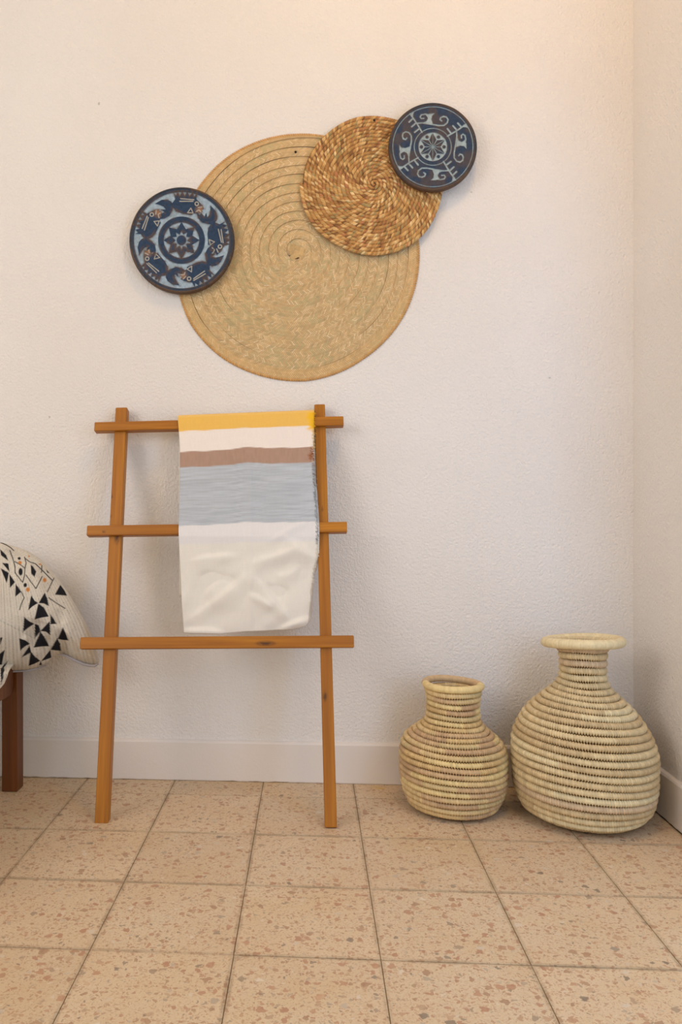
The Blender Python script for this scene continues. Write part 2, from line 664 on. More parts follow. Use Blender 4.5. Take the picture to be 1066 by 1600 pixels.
def front_off(py):
    """how far the cloth hangs in front of the rail plane: over both rungs, freely below the second"""
    return PR + 0.0045 + 0.0 * py


def cloth_sheet(name, depth_extra, xr_shift, ybot, seed, parent, nu=150, nv=230, top=True):
    u = np.linspace(0, 1, nu)[None, :]
    v = np.linspace(0, 1, nv)[:, None]
    ytop = 653.5 - 8.5 * u
    yb = np.interp(u[0], [0, 0.1, 0.3, 0.5, 0.7, 0.88, 0.97, 1.0], ybot)[None, :]
    py = ytop + (yb - ytop) * v
    px = interp(py, YL, XL) * (1 - u) + (interp(py, YT, XR) + xr_shift * np.clip((py - 700) / 60, 0, 1)) * u
    px = px + 0.8 * (vnoise(py * 0.07, py * 0 + 3, seed) - 0.5) * (u > 0.98)
    P = np.column_stack([px.ravel(), py.ravel()])
    base = on_plane(P, FR0 + nn * front_off(0), nn)
    # below the second rung the cloth hangs straight down
    Ymid = on_plane([(390, 838)], FR0 + nn * front_off(0), nn)[0][1]
    hang = on_wall(P, Ymid)
    m = sstep(826, 850, P[:, 1])[:, None]
    m2 = (P[:, 1] > 838)[:, None]
    W3 = np.where(m2, hang, base)
    # wrinkles
    x, y = P[:, 0], P[:, 1]
    d = np.zeros(len(P))
    d += 0.0022 * np.exp(-((x - 392 - 1.5 * (vnoise(y * 0.05, y * 0, 2) - 0.5)) / 4.5) ** 2) * sstep(690, 720, y)
    amp = 0.25 + 0.75 * sstep(835, 880, y)
    d += 0.010 * amp * (vnoise(x * 0.018 + 2, y * 0.02 + 5, 31) - 0.5)
    d += 0.0045 * amp * (vnoise((x + y * 0.7) * 0.05, (y - x * 0.5) * 0.03, 32) - 0.5)

    def crease(a, b, w, h):
        a, b = np.array(a, float), np.array(b, float)
        q = np.column_stack([x, y]) - a
        L = np.linalg.norm(b - a)
        e = (b - a) / L
        al = (q @ e) / L
        ac = q @ np.array([-e[1], e[0]]) + 2.0 * np.sin(al * 4 + w)
        # one side of a crease is steeper than the other, and it fades out at both ends
        w2 = np.where(ac > 0, w * 1.7, w * 0.8)
        return h * np.exp(-(ac / w2) ** 2) * np.exp(-((al - 0.5) / 0.42) ** 4)
    for a, b, w, h in (((290, 975), (396, 893), 9, 0.0050), ((390, 900), (455, 968), 7, 0.0050), ((392, 886), (470, 852), 8, 0.0045), ((390, 925), (425, 952), 5, 0.003),
                       ((296, 878), (372, 868), 6, 0.0034), ((300, 900), (380, 912), 12, -0.004), ((285, 984), (350, 990), 5, 0.006), ((402, 916), (456, 926), 9, -0.004),
                       ((418, 846), (486, 812), 5, 0.0028), ((445, 842), (492, 872), 7, 0.004), ((350, 696), (374, 728), 5, 0.0016), ((306, 816), (352, 792), 5, 0.0018),
                       ((436, 982), (486, 968), 5, 0.006), ((404, 762), (476, 742), 7, 0.0012), ((326, 762), (376, 746), 7, 0.0012), ((320, 930), (360, 905), 12, 0.003), ((430, 905), (470, 890), 9, 0.003)):
        d += 1.8 * crease(a, b, w, h)
    d *= np.clip((y - 668) / 30, 0, 1)
    # loose bottom right corner curls a little
    d += 0.010 * np.clip((x - 455) / 40, 0, 1) * np.clip((y - 880) / 100, 0, 1)
    V = W3 + np.array([0, -1.0, 0]) * (np.maximum(d, -0.003) - depth_extra)[:, None]
    C = cloth_stripes(x, y, seed)
    # strand-thin selvedge of deeper dye on the right edge
    uu = np.broadcast_to(u, py.shape).ravel()
    rag = 0.03 * (vnoise(y * 0.45, y * 0.0, 71) - 0.5) + 0.02 * (vnoise(y * 1.7, x * 0.3, 72) - 0.5)
    ed = sstep(0.938, 0.975, uu + rag)
    yel = ed * (1 - sstep(668, 676, y + 60 * rag))
    C = C * (1 - yel[:, None]) + lin(238, 186, 40) * yel[:, None]
    brn = 0.8 * sstep(0.955, 0.985, uu + rag) * sstep(696, 700, y) * (1 - sstep(716, 722, y))
    C = C * (1 - brn[:, None]) + lin(140, 78, 38) * brn[:, None]
    grid = V.reshape(nv, nu, 3)
    return grid, C.reshape(nv, nu, 3), px, py


BOT = [989, 989.5, 990, 986.5, 985, 983, 978, 972]
grid, C, PXg, PYg = cloth_sheet('front_fold', 0.0, 0.0, BOT, 1, throw)
# continue over the rung and down behind it
rows, crow = [], []
topv = grid[0]
bk = (on_plane([(388, 652)], FR0 + nn * (PR - RT - 0.004), nn)[0] - lad((388, 652), front_off(0)))
n_up = 8
for k in range(1, n_up + 1):
    a = math.pi * k / n_up
    rows.append(topv + bk * (1 - math.cos(a)) / 2 + un * (0.008 * math.sin(a)))
back_top = rows[-1]
nb = 40
for k in range(1, nb + 1):
    r = back_top.copy()
    r[:, 2] -= 0.50 * k / nb
    r[:, 1] += -0.0008 * math.sin(k * 0.5)
    rows.append(r)
crow = [np.broadcast_to(lin(234, 192, 106), (grid.shape[1], 3)) for _ in range(n_up)] + \
       [np.broadcast_to(lin(232, 226, 216), (grid.shape[1], 3)) for _ in range(nb)]
# rows for the back go before the front (top edge first)
allr = np.concatenate([np.array(rows[::-1]), grid])
allc = np.concatenate([np.array(crow[::-1]), C])
o = front_fold = mk('front_fold', allr.reshape(-1, 3), grid_faces(*allr.shape[:2]), M_cloth, throw, cols=allc.reshape(-1, 3))
o.modifiers.new('thick', 'SOLIDIFY').thickness = 0.0009
BOT2 = [984, 985, 986, 982, 981, 979, 975, 970]
g2, C2, p2x, p2y = cloth_sheet('under_fold', 0.0042, 3.0, BOT2, 2, throw, 70, 110)
sel = slice(int(110 * 0.10), 110)
g2, C2 = g2[sel], C2[sel]
o = mk('under_fold', g2.reshape(-1, 3), grid_faces(*g2.shape[:2]), M_cloth, throw, cols=C2.reshape(-1, 3))
o.modifiers.new('thick', 'SOLIDIFY').thickness = 0.0009


def strands(name, starts, dirs, lens, rads, cols, mat, parent, droop=0.3):
    V, F, CC = [], [], []
    for s, d, L, r, c in zip(starts, dirs, lens, rads, cols):
        b = len(V) * 1
        d = d / np.linalg.norm(d)
        a = np.cross(d, [0, 1, 0.01]); a /= np.linalg.norm(a)
        e = np.cross(d, a)
        base = sum(len(q) for q in V)
        ring = []
        for i in range(5):
            f = i / 4
            c0 = s + d * L * f + np.array([0, -0.0006 * math.sin(f * 3), -droop * L * f * f])
            rr = r * (1 - 0.55 * f)
            for k in range(4):
                ring.append(c0 + rr * (a * math.cos(k * math.pi / 2) + e * math.sin(k * math.pi / 2)))
        V.append(np.array(ring))
        F.append(grid_faces(5, 4, wrap_m=True) + base)
        CC.append(np.broadcast_to(c, (20, 3)))
    return mk(name, np.concatenate(V), np.concatenate(F), mat, parent, cols=np.concatenate(CC))


st, di, le, ra, cc = [], [], [], [], []
for k in range(620):
    j = int(rng.integers(0, grid.shape[0]))
    y = PYg[j, -1]
    if y > 930 and rng.random() < 0.8: continue
    s = grid[j, -1 - int(rng.integers(0, 3))] + np.array([0, -0.0012, 0])
    st.append(s)
    di.append(np.array([0.9 + rng.normal(0, 0.15), -0.15 + rng.normal(0, 0.2), rng.normal(-0.35, 0.45)]))
    if y < 676:
        le.append(rng.uniform(0.003, 0.007)); c = lin(240, 188, 40)
    elif y < 700:
        le.append(rng.uniform(0.003, 0.008)); c = lin(236, 198, 90) if rng.random() < 0.5 else lin(236, 228, 214)
    elif y < 726:
        le.append(rng.uniform(0.002, 0.008)); c = lin(150, 84, 40) if rng.random() < 0.35 else lin(234, 226, 214)
    elif y < 760:
        le.append(rng.uniform(0.003, 0.009)); c = lin(130, 106, 78) if rng.random() < 0.4 else lin(176, 178, 178)
    elif y < 850:
        le.append(rng.uniform(0.003, 0.008)); c = lin(168, 172, 174) * rng.uniform(0.7, 1.2)
    else:
        le.append(rng.uniform(0.002, 0.006)); c = lin(236, 230, 216)
    ra.append(rng.uniform(0.00035, 0.0007))
    cc.append(c)
fr = strands('fringe', st, di, le, ra, cc, M_cloth, front_fold)
tag(fr, 'short frayed fringe along the right edge', kind='stuff')

# ------------------------------------------------------------------ woven mats on the wall
def frame_on_wall(cx, cy, Y):
    C = on_wall([(cx, cy)], Y)[0]
    ex = (on_wall([(cx + 50, cy)], Y)[0] - on_wall([(cx - 50, cy)], Y)[0]) / 100
    ez = (on_wall([(cx, cy - 50)], Y)[0] - on_wall([(cx, cy + 50)], Y)[0]) / 100
    return C, ex, ez


def pal(names, n, weights=None):
    a = np.array([lin(*c) for c in names])
    return a[rng.choice(len(a), n, p=weights)]


# big plaited mat --------------------------------------------------
YM = 2.1985
mat_big = empty('straw_mat', on_wall([(464, 597)], YM)[0], 'largest round mat, pale plaited straw, hung behind the others on the wall', 'wall mat')
C0, EX, EZ = frame_on_wall(464, 393, YM)
RMX = 189.0
NR = 13.0
pitch = RMX / NR


def mat_scale(th):
    """the mat is a little longer below than above"""
    a = np.degrees(th) % 360
    rd = np.interp(a, [0, 45, 90, 140, 180, 200, 215, 236, 274, 301, 331, 360], [189, 187, 184, 184, 189, 197, 202, 204, 203, 196, 194, 189])
    frac = ((0.7 - th) / (2 * np.pi)) % 1.0
    ro = np.interp(frac, [0, 0.7, 1.0], [183, 193, 183])
    return rd / ro


def spiral_pt(turn, w):
    """turn counts windings from the centre, w in 0..1 across the strip (inner..outer); returns u, v in px"""
    th = -2 * np.pi * turn + 1.1
    w = w * np.clip((13.064 - turn) / 0.32, 0.0, 1.0)
    r = (turn + w - 0.55) * pitch
    r = np.maximum(r, 0)
    s = 1 + (mat_scale(th) - 1) * np.clip(r / RMX, 0, 1)
    wob = 1 + 0.004 * np.sin(th * 5 + turn * 2.1)
    return r * s * wob * np.cos(th), r * s * wob * np.sin(th)


def mat_height(turn, w, rpx):
    # each round laps over the one inside it: inner edge proud, outer edge low
    return 0.0052 - 0.0036 * w


TURN = 13.064
# base ribbon
nt = 1500
tt = np.linspace(0.55, TURN, nt)
tt = 0.55 + (TURN - 0.55) * np.sqrt(np.linspace(0, 1, nt))
ws = np.array([-0.02, 0.0, 0.5, 1.0, 1.04])
hs = np.array([0.0008, 0.0042, 0.0028, 0.0010, 0.0003])
V = []
for w, h in zip(ws, hs):
    # the last winding tapers into the edge
    u, v = spiral_pt(tt, w)
    V.append(C0 + u[:, None] * EX + v[:, None] * EZ + np.array([0, -1, 0]) * h)
V = np.array(V)
cb = np.broadcast_to(lin(188, 153, 104), (V.shape[0] * V.shape[1], 3))
parts_V = [V.reshape(-1, 3)]; parts_F = [grid_faces(*V.shape[:2])]; parts_C = [cb]
nbase = V.shape[0] * V.shape[1]
# plaits: herringbone strands in three rows across the strip
quads_V, quads_F, quads_C = [], [], []
step = 2.85
turn = 0.62
ROWS = 3
cnt = 0
tones = [lin(212, 184, 138), lin(220, 194, 150), lin(203, 173, 126), lin(228, 205, 164), lin(192, 168, 127), lin(190, 176, 137), lin(184, 170, 133), lin(206, 170, 129), lin(238, 218, 184)]
wts = np.array([.2, .2, .16, .12, .09, .07, .05, .06, .05]); wts = wts / wts.sum()
while turn < TURN:
    r = max((turn - 0.05) * pitch, 4)
    dt = step / (2 * math.pi * r)
    run = vnoise(np.array([turn * 26.0]), np.array([0.0]), 77)[0]
    for row in range(ROWS):
        w0, w1 = row / ROWS - 0.005, (row + 1) / ROWS + 0.005
        sgn = 1 if row % 2 == 0 else -1
        sl = 0.85 * step / (2 * math.pi * r)                      # slant
        hw = 0.47 * dt
        ta, tb = turn - sgn * sl, turn + sgn * sl
        c = (0.62 * tones[rng.choice(len(tones), p=wts)] + 0.38 * tones[0]) * rng.uniform(0.93, 1.05)
        if run > 0.62 and rng.random() < 0.5:
            c = lin(198, 182, 138) * rng.uniform(0.92, 1.04)
        if turn > TURN - 1.0:
            c = c * 0.5 + lin(216, 179, 124) * 0.5
        pts = []
        for (tc, w) in ((ta, w0), ((ta + tb) / 2, (w0 + w1) / 2), (tb, w1)):
            for q, hh in ((-hw, -0.0009), (0, 0.0012), (hw, -0.0009)):
                u, v = spiral_pt(tc + q, w)
                base_h = 0.0042 - 0.0032 * w + 0.0004
                edge = 0.35 if w in (w0, w1) else 1.0
                pts.append(C0 + u * EX + v * EZ + np.array([0, -1, 0]) * (base_h + hh * edge))
        b = cnt * 9
        quads_V.append(np.array(pts))
        quads_F.append(np.array([[0, 1, 4, 3], [1, 2, 5, 4], [3, 4, 7, 6], [4, 5, 8, 7]]) + b)
        quads_C.append(np.broadcast_to(c, (9, 3)))
        cnt += 1
    turn += dt
VV = np.concatenate(parts_V + [np.concatenate(quads_V)])
FF = np.concatenate(parts_F + [np.concatenate(quads_F) + nbase])
CC = np.concatenate(parts_C + [np.concatenate(quads_C)])
o = mk('braided_strip', VV, FF, M_straw, mat_big, cols=CC)
o['kind'] = 'stuff'
# dark backing seen between the plaits of the centre button
bt_ = np.linspace(0, 2 * np.pi, 28, endpoint=False)
Vc = np.array([C0 + (q * np.cos(bt_))[:, None] * EX + (q * np.sin(bt_))[:, None] * EZ + np.array([0, -1, 0]) * h for q, h in ((0.01, 0.0026), (8.0, 0.0026), (13.0, 0.0018), (13.0, 0.0))])
mk('backing', Vc.reshape(-1, 3), grid_faces(4, 28, wrap_m=True), M_core, mat_big)
# plaited button at the centre
cv, cf, cl = [], [], []
for k, (ax, ay, a, L, wd) in enumerate(((-7, 2, 1.45, 17, 8), (2, 4, -0.35, 20, 9), (3, -5, -0.5, 17, 9), (-3, -8, 0.5, 14, 8), (7, -1, 1.2, 12, 7))):
    e1 = np.array([math.cos(a), math.sin(a)]); e2 = np.array([-e1[1], e1[0]])
    g = []
    for s in (-0.5, -0.17, 0.17, 0.5):
        for q, hh in ((-0.5, 0.0), (-0.25, 0.0010), (0.25, 0.0010), (0.5, 0.0)):
            uv = np.array([ax, ay]) + e1 * s * L + e2 * q * wd
            g.append(C0 + uv[0] * EX + uv[1] * EZ + np.array([0, -1, 0]) * (0.0036 + hh + 0.0005 * k - abs(s) * 0.0012))
    cv.append(np.array(g)); cf.append(grid_faces(4, 4) + 16 * k); cl.append(np.broadcast_to(lin(200, 168, 118) * (0.82 + 0.05 * k), (16, 3)))
mk('centre_knot', np.concatenate(cv), np.concatenate(cf), M_straw, mat_big, cols=np.concatenate(cl))
# whipped outer edge
ev, ef, ec = [], [], []
n_e = 330
for k in range(n_e):
    th = 2 * math.pi * k / n_e
    tq = TURN - ((th + 1.1 - 2 * math.pi * TURN) % (2 * math.pi)) / (2 * math.pi)
    # follow the outermost winding
    frac = ((1.1 - th) / (2 * math.pi)) % 1.0
    tw = TURN - ((TURN - frac) % 1.0)
    u, v = spiral_pt(np.array([tw]), 1.02)
    dirv = np.array([u[0], v[0]]); dirv /= np.linalg.norm(dirv)
    tan = np.array([-dirv[1], dirv[0]])
    c0 = np.array([u[0], v[0]])
    g = []
    for s, h in ((-3.0, 0.0022), (-1.0, 0.0032), (1.0, 0.0020), (1.6, 0.0004)):
        for q in (-1.3, 0, 1.3):
            uv = c0 + dirv * s + tan * (q + 0.5 * s)
            g.append(C0 + uv[0] * EX + uv[1] * EZ + np.array([0, -1, 0]) * (h + (0.0006 if q == 0 else 0)))
    ev.append(np.array(g)); ef.append(grid_faces(4, 3) + 12 * k)
    ec.append(np.broadcast_to(lin(204, 156, 96) * rng.uniform(0.88, 1.08), (12, 3)))
o = mk('edge_stitching', np.concatenate(ev), np.concatenate(ef), M_straw, mat_big, cols=np.concatenate(ec))
o['kind'] = 'stuff'

# small coiled rope mat ---------------------------------------------
YR = 2.186
mat_small = empty('grass_mat', on_wall([(588, 400)], YR)[0], 'smaller round mat of coiled orange-brown twisted grass rope overlapping the pale mat', 'wall mat')
C1, EX1, EZ1 = frame_on_wall(584.5, 288, YR)
PIT = 5.65
NRP = 20


def rope_scale(th):
    return 1 + 0.034 * np.clip(-np.cos(th), 0, 1) ** 2 - 0.028 * np.clip(np.cos(th), 0, 1) ** 2 - 0.025 * np.clip(np.sin(th), 0, 1) + 0.005 * np.sin(4 * th) + 0.004 * np.sin(7 * th + 1)


# solid backing disc under the strands
na = 220
th = np.linspace(0, 2 * np.pi, na, endpoint=False)
RB = PIT * NRP - 5.5
Vb = []
for rr, h in ((0.0, 0.0028), (RB * 0.5, 0.0028), (RB, 0.0026), (RB + 1.2, 0.0012), (RB + 1.0, -0.004), (RB * 0.97, -0.0055), (0.0, -0.0055)):
    s = rope_scale(th)
    Vb.append(C1 + (rr * s * np.cos(th))[:, None] * EX1 + (rr * s * np.sin(th))[:, None] * EZ1 + np.array([0, -1, 0]) * h)
Vb = np.array(Vb)
mk('backing', Vb.reshape(-1, 3), grid_faces(7, na, wrap_m=True), M_core, mat_small)
# strands
seg, rad = 6, 5
ell = []
for i in range(seg + 1):
    a = -math.pi / 2 + math.pi * i / seg
    for k in range(rad):
        b = 2 * math.pi * k / rad
        ell.append((math.sin(a), math.cos(a) * math.cos(b), math.cos(a) * math.sin(b)))
ell = np.array(ell)
ellF = grid_faces(seg + 1, rad, wrap_m=True)
rtone = [lin(184, 140, 84), lin(168, 122, 72), lin(200, 158, 100), lin(212, 174, 118), lin(138, 98, 60), lin(166, 142, 94), lin(178, 122, 80), lin(226, 196, 144)]
rw = np.array([.24, .2, .18, .12, .08, .07, .07, .04]); rw /= rw.sum()
sv, sf, scn = [], [], []
turn, cnt = 0.30, 0
while turn < NRP - 0.5:
    r = max(turn * PIT, 2.0)
    dt = 3.4 / (2 * math.pi * r)
    th0 = -2 * math.pi * turn
    tone = rtone[rng.choice(len(rtone), p=rw)] * rng.uniform(0.85, 1.12)
    L = 4.7 * rng.uniform(0.9, 1.12) * min(1, 0.5 + r / 14)
    tilt = math.radians(35) * rng.uniform(0.85, 1.15)
    # local strand: along the tangent, tilted across the rope
    along = ell[:, 0] * L * math.cos(tilt) - ell[:, 1] * 2.3 * math.sin(tilt)
    across = ell[:, 0] * L * math.sin(tilt) + ell[:, 1] * 2.3 * math.cos(tilt)
    thv = th0 - along / r
    rv = r + across
    s = rope_scale(thv) ** np.clip(rv / 60, 0, 1)
    hh = 0.0040 + rng.uniform(-0.0004, 0.0004) - 0.00001 * across ** 2 + ell[:, 2] * 0.0022 - 0.0012 * ell[:, 0] ** 2
    sv.append(C1 + (rv * s * np.cos(thv))[:, None] * EX1 + (rv * s * np.sin(thv))[:, None] * EZ1 + np.array([0, -1, 0]) * hh[:, None])
    sf.append(ellF + cnt * len(ell))
    scn.append(np.broadcast_to(tone, (len(ell), 3)))
    cnt += 1
    turn += dt
o = mk('twisted_rope', np.concatenate(sv), np.concatenate(sf), M_rope, mat_small, cols=np.concatenate(scn))
o['kind'] = 'stuff'


def nail(px, py, Y, label):
    P = on_wall([(px, py)], Y)[0]
    n = 14
    a = np.linspace(0, 2 * np.pi, n, endpoint=False)
    prof = [(0.0, 0.0), (0.0018, 0.0002), (0.0030, 0.0010), (0.0034, 0.0018), (0.0030, 0.0022), (0.0012, 0.0024), (0.0011, YW - Y + 0.01)]
    V = np.array([[P + np.array([r * math.cos(x), d, r * math.sin(x)]) for x in a] for r, d in prof])
    o = mk('nail', V.reshape(-1, 3), grid_faces(len(prof), n, wrap_m=True), M_iron)
    tag(o, label, 'nail')


nail(462, 237, 2.1915, 'dark nail head through the upper part of the pale straw mat')
nail(585, 187.5, 2.1785, 'dark nail head at the top edge of the brown rope mat')

# ------------------------------------------------------------------ carved wooden plates
NAVY = lin(37, 58, 84); NAVY2 = lin(44, 58, 76); PALE = lin(152, 172, 187); BROWN = lin(92, 72, 58); LINE = lin(196, 196, 188); TAN = lin(150, 112, 82)


def rot2(P, a):
    c, s = math.cos(a), math.sin(a)
    return np.column_stack([P[:, 0] * c - P[:, 1] * s, P[:, 0] * s + P[:, 1] * c])


def plate(name, label, cx, cy, rx, ry, Yf, thick, field_fn, nr=132, nth=620, mat=None):
    """carved round plate; field_fn(P) -> height (m), colour, part id for points P in units of the radius"""
    root = empty(name, on_wall([(cx, cy + ry)], Yf + thick)[0], label, 'wall plate')
    C, ex, ez = frame_on_wall(cx, cy, Yf)
    r = np.linspace(0.004, 0.955, nr)
    th = np.linspace(0, 2 * np.pi, nth, endpoint=False)
    RR, TT = np.meshgrid(r, th, indexing='ij')
    P = np.column_stack([(RR * np.cos(TT)).ravel(), (RR * np.sin(TT)).ravel()])
    h, c, pid, names = field_fn(P)
    V = C + P[:, :1] * rx * ex + P[:, 1:] * ry * ez + np.array([0, -1.0, 0]) * h[:, None]
    F = grid_faces(nr, nth, wrap_m=True)
    fid = pid[F].max(axis=1)
    for k, nm in names:
        sel = F[fid == k]
        if not len(sel): continue
        used, inv = np.unique(sel, return_inverse=True)
        mk(nm, V[used], inv.reshape(-1, 4), M_carved, root, cols=c[used])
    # turned rim and back
    prof = [(0.955, h.reshape(nr, nth)[-1].mean()), (0.962, 0.0016), (0.972, 0.0018), (0.985, 0.0006), (0.996, -0.002), (1.0, -0.006), (1.0, -thick + 0.006), (0.985, -thick + 0.002), (0.94, -thick), (0.01, -thick)]
    Vr, Cr = [], []
    for q, hh in prof:
        w = vnoise(np.cos(th) * 3 + 5, np.sin(th) * 3 + 5, 14)
        w2 = vnoise(th * 40, th * 0 + q * 20, 15)
        b = sstep(0.35, 0.75, w * 0.75 + w2 * 0.35)[:, None]
        if q >= 0.985: b = np.clip(b + 0.35, 0, 1)
        Cr.append(lin(48, 56, 66) * (1 - b) + BROWN * b)
        Vr.append(C + (q * rx * np.cos(th))[:, None] * ex + (q * ry * np.sin(th))[:, None] * ez + np.array([0, -1.0, 0]) * hh)
    Vr[0] = V.reshape(nr, nth, 3)[-1]
    mk('rim', np.array(Vr).reshape(-1, 3), grid_faces(len(prof), nth, wrap_m=True), M_carved, root, cols=np.concatenate(Cr))
    return root


def star(n, ro, ri, a0):
    return np.array([[(ro if k % 2 == 0 else ri) * math.cos(a0 + math.pi * k / n), (ro if k % 2 == 0 else ri) * math.sin(a0 + math.pi * k / n)] for k in range(2 * n)])


def worn(c, sd, P, width, amount, seed):
    """bare wood rubbed through along the raised edges"""
    n = vnoise(P[:, 0] * 7 + 9, P[:, 1] * 7 + 9, seed) * 0.6 + vnoise(P[:, 0] * 26 + 9, P[:, 1] * 26 + 9, seed + 1) * 0.4
    w = np.clip(1 - np.abs(sd - 0.008) / width, 0, 1) * sstep(0.38, 0.62, n) * amount
    return c * (1 - w[:, None]) + BROWN * w[:, None]


def fish_plate(P):
    k = 463.0

    def cv(L):
        return np.array([((x - 520) / k, (530 - y) / k) for x, y in L])
    fish = cv([(720, 258), (700, 222), (668, 190), (652, 172), (657, 124), (632, 152), (618, 112), (590, 147), (572, 108), (548, 145), (528, 107), (505, 145), (488, 112), (470, 142), (452, 118),
               (464, 172), (440, 206), (425, 190), (395, 176), (345, 178), (285, 212), (330, 224), (362, 238), (380, 262), (340, 262), (368, 285), (330, 305), (345, 322), (310, 348), (370, 342), (415, 318), (438, 272),
               (448, 250), (472, 276), (520, 296), (575, 304), (612, 312), (625, 296), (662, 300), (690, 288), (708, 282), (696, 268)])
    offs = [0, -76.3, -145.4, -218.6, -287.2]
    r = np.hypot(P[:, 0], P[:, 1])
    h = np.full(len(P), -0.0030)
    n1 = vnoise(P[:, 0] * 30 + 50, P[:, 1] * 30 + 50, 3)
    n2 = vnoise(P[:, 0] * 6 + 50, P[:, 1] * 6 + 50, 4)
    c = PALE * (0.88 + 0.2 * n1[:, None])
    grime = sstep(0.55, 0.8, n2)[:, None] * 0.25
    c = c * (1 - grime) + lin(120, 128, 128) * grime
    pid = np.zeros(len(P), int)
    names = [(0, 'carved_face')]

    def raise_(sd, col, kk, top=0.0, seed=1, amount=0.75, width=0.035):
        nonlocal h, c, pid
        m = sstep(-0.012, 0.012, sd)
        hn = top - 0.0004 * np.clip(1 - sd / 0.05, 0, 1)
        h = np.maximum(h, -0.0030 + (hn + 0.0030) * m)
        cc = col * (0.86 + 0.28 * n1[:, None])
        mm = sstep(-0.006, 0.006, sd)[:, None]
        c = c * (1 - mm) + cc * mm
        c = worn(c, sd, P, width, amount, seed)
        pid = np.where(sd > -0.014, kk, pid)

    # border
    raise_(r - 0.905, NAVY2, 1, 0.0004, 20, 0.5)
    names.append((1, 'border'))
    # fish
    for i, a in enumerate(offs):
        Q = rot2(P, -math.radians(a))
        sd = poly_sdf(Q, fish)
        raise_(sd, NAVY, 2 + i, 0.0003, 30 + i, 0.85, 0.05)
        names.append((2 + i, 'fish'))
        eye = cv([(655, 215)])[0]
        de = np.hypot(Q[:, 0] - eye[0], Q[:, 1] - eye[1])
        hd = np.clip(1 - np.hypot(Q[:, 0] - 0.36, Q[:, 1] - 0.56) / 0.13, 0, 1) * (sd > 0)     # bare wood at the snout
        hd = (hd * sstep(0.3, 0.6, n2))[:, None]
        c = c * (1 - hd) + TAN * hd
        ln = np.abs(de - 0.033) - 0.0085
        for a_, b_ in (((506, 193), (622, 193)), ((514, 170), (630, 180))):
            ln = np.minimum(ln, seg_dist(Q, cv([a_, b_])) - 0.0085)
        ln = np.minimum(ln, seg_dist(Q, cv([(574, 292), (604, 252), (622, 294)]), True) - 0.0075)
        ln = np.minimum(ln, seg_dist(Q, cv([(668, 248), (700, 242)])) - 0.008)
        ln = np.minimum(ln, seg_dist(Q, cv([(648, 284), (672, 268), (690, 282)])) - 0.008)
        m = (1 - sstep(-0.005, 0.006, ln))
        h = h - 0.0012 * m
        lc = LINE * np.array([0.78, 0.74, 0.70])
        c = c * (1 - m[:, None]) + lc * m[:, None]
    # centre medallion
    raise_(np.minimum(0.445 - r, r - 0.335), NAVY * 0.95, 7, 0.0003, 50, 0.6)
    names.append((7, 'medallion_ring'))
    s8 = poly_sdf(P, star(8, 0.345, 0.225, math.pi / 2))
    s10 = poly_sdf(P, star(10, 0.180, 0.112, math.pi / 2))
    raise_(np.minimum(s8, -s10), NAVY, 8, 0.0002, 60, 0.85, 0.05)
    names.append((8, 'star'))
    raise_(0.092 - r, NAVY, 9, 0.0002, 70, 0.5)
    names.append((9, 'centre_boss'))
    return h, np.clip(c, 0, 1), pid, names


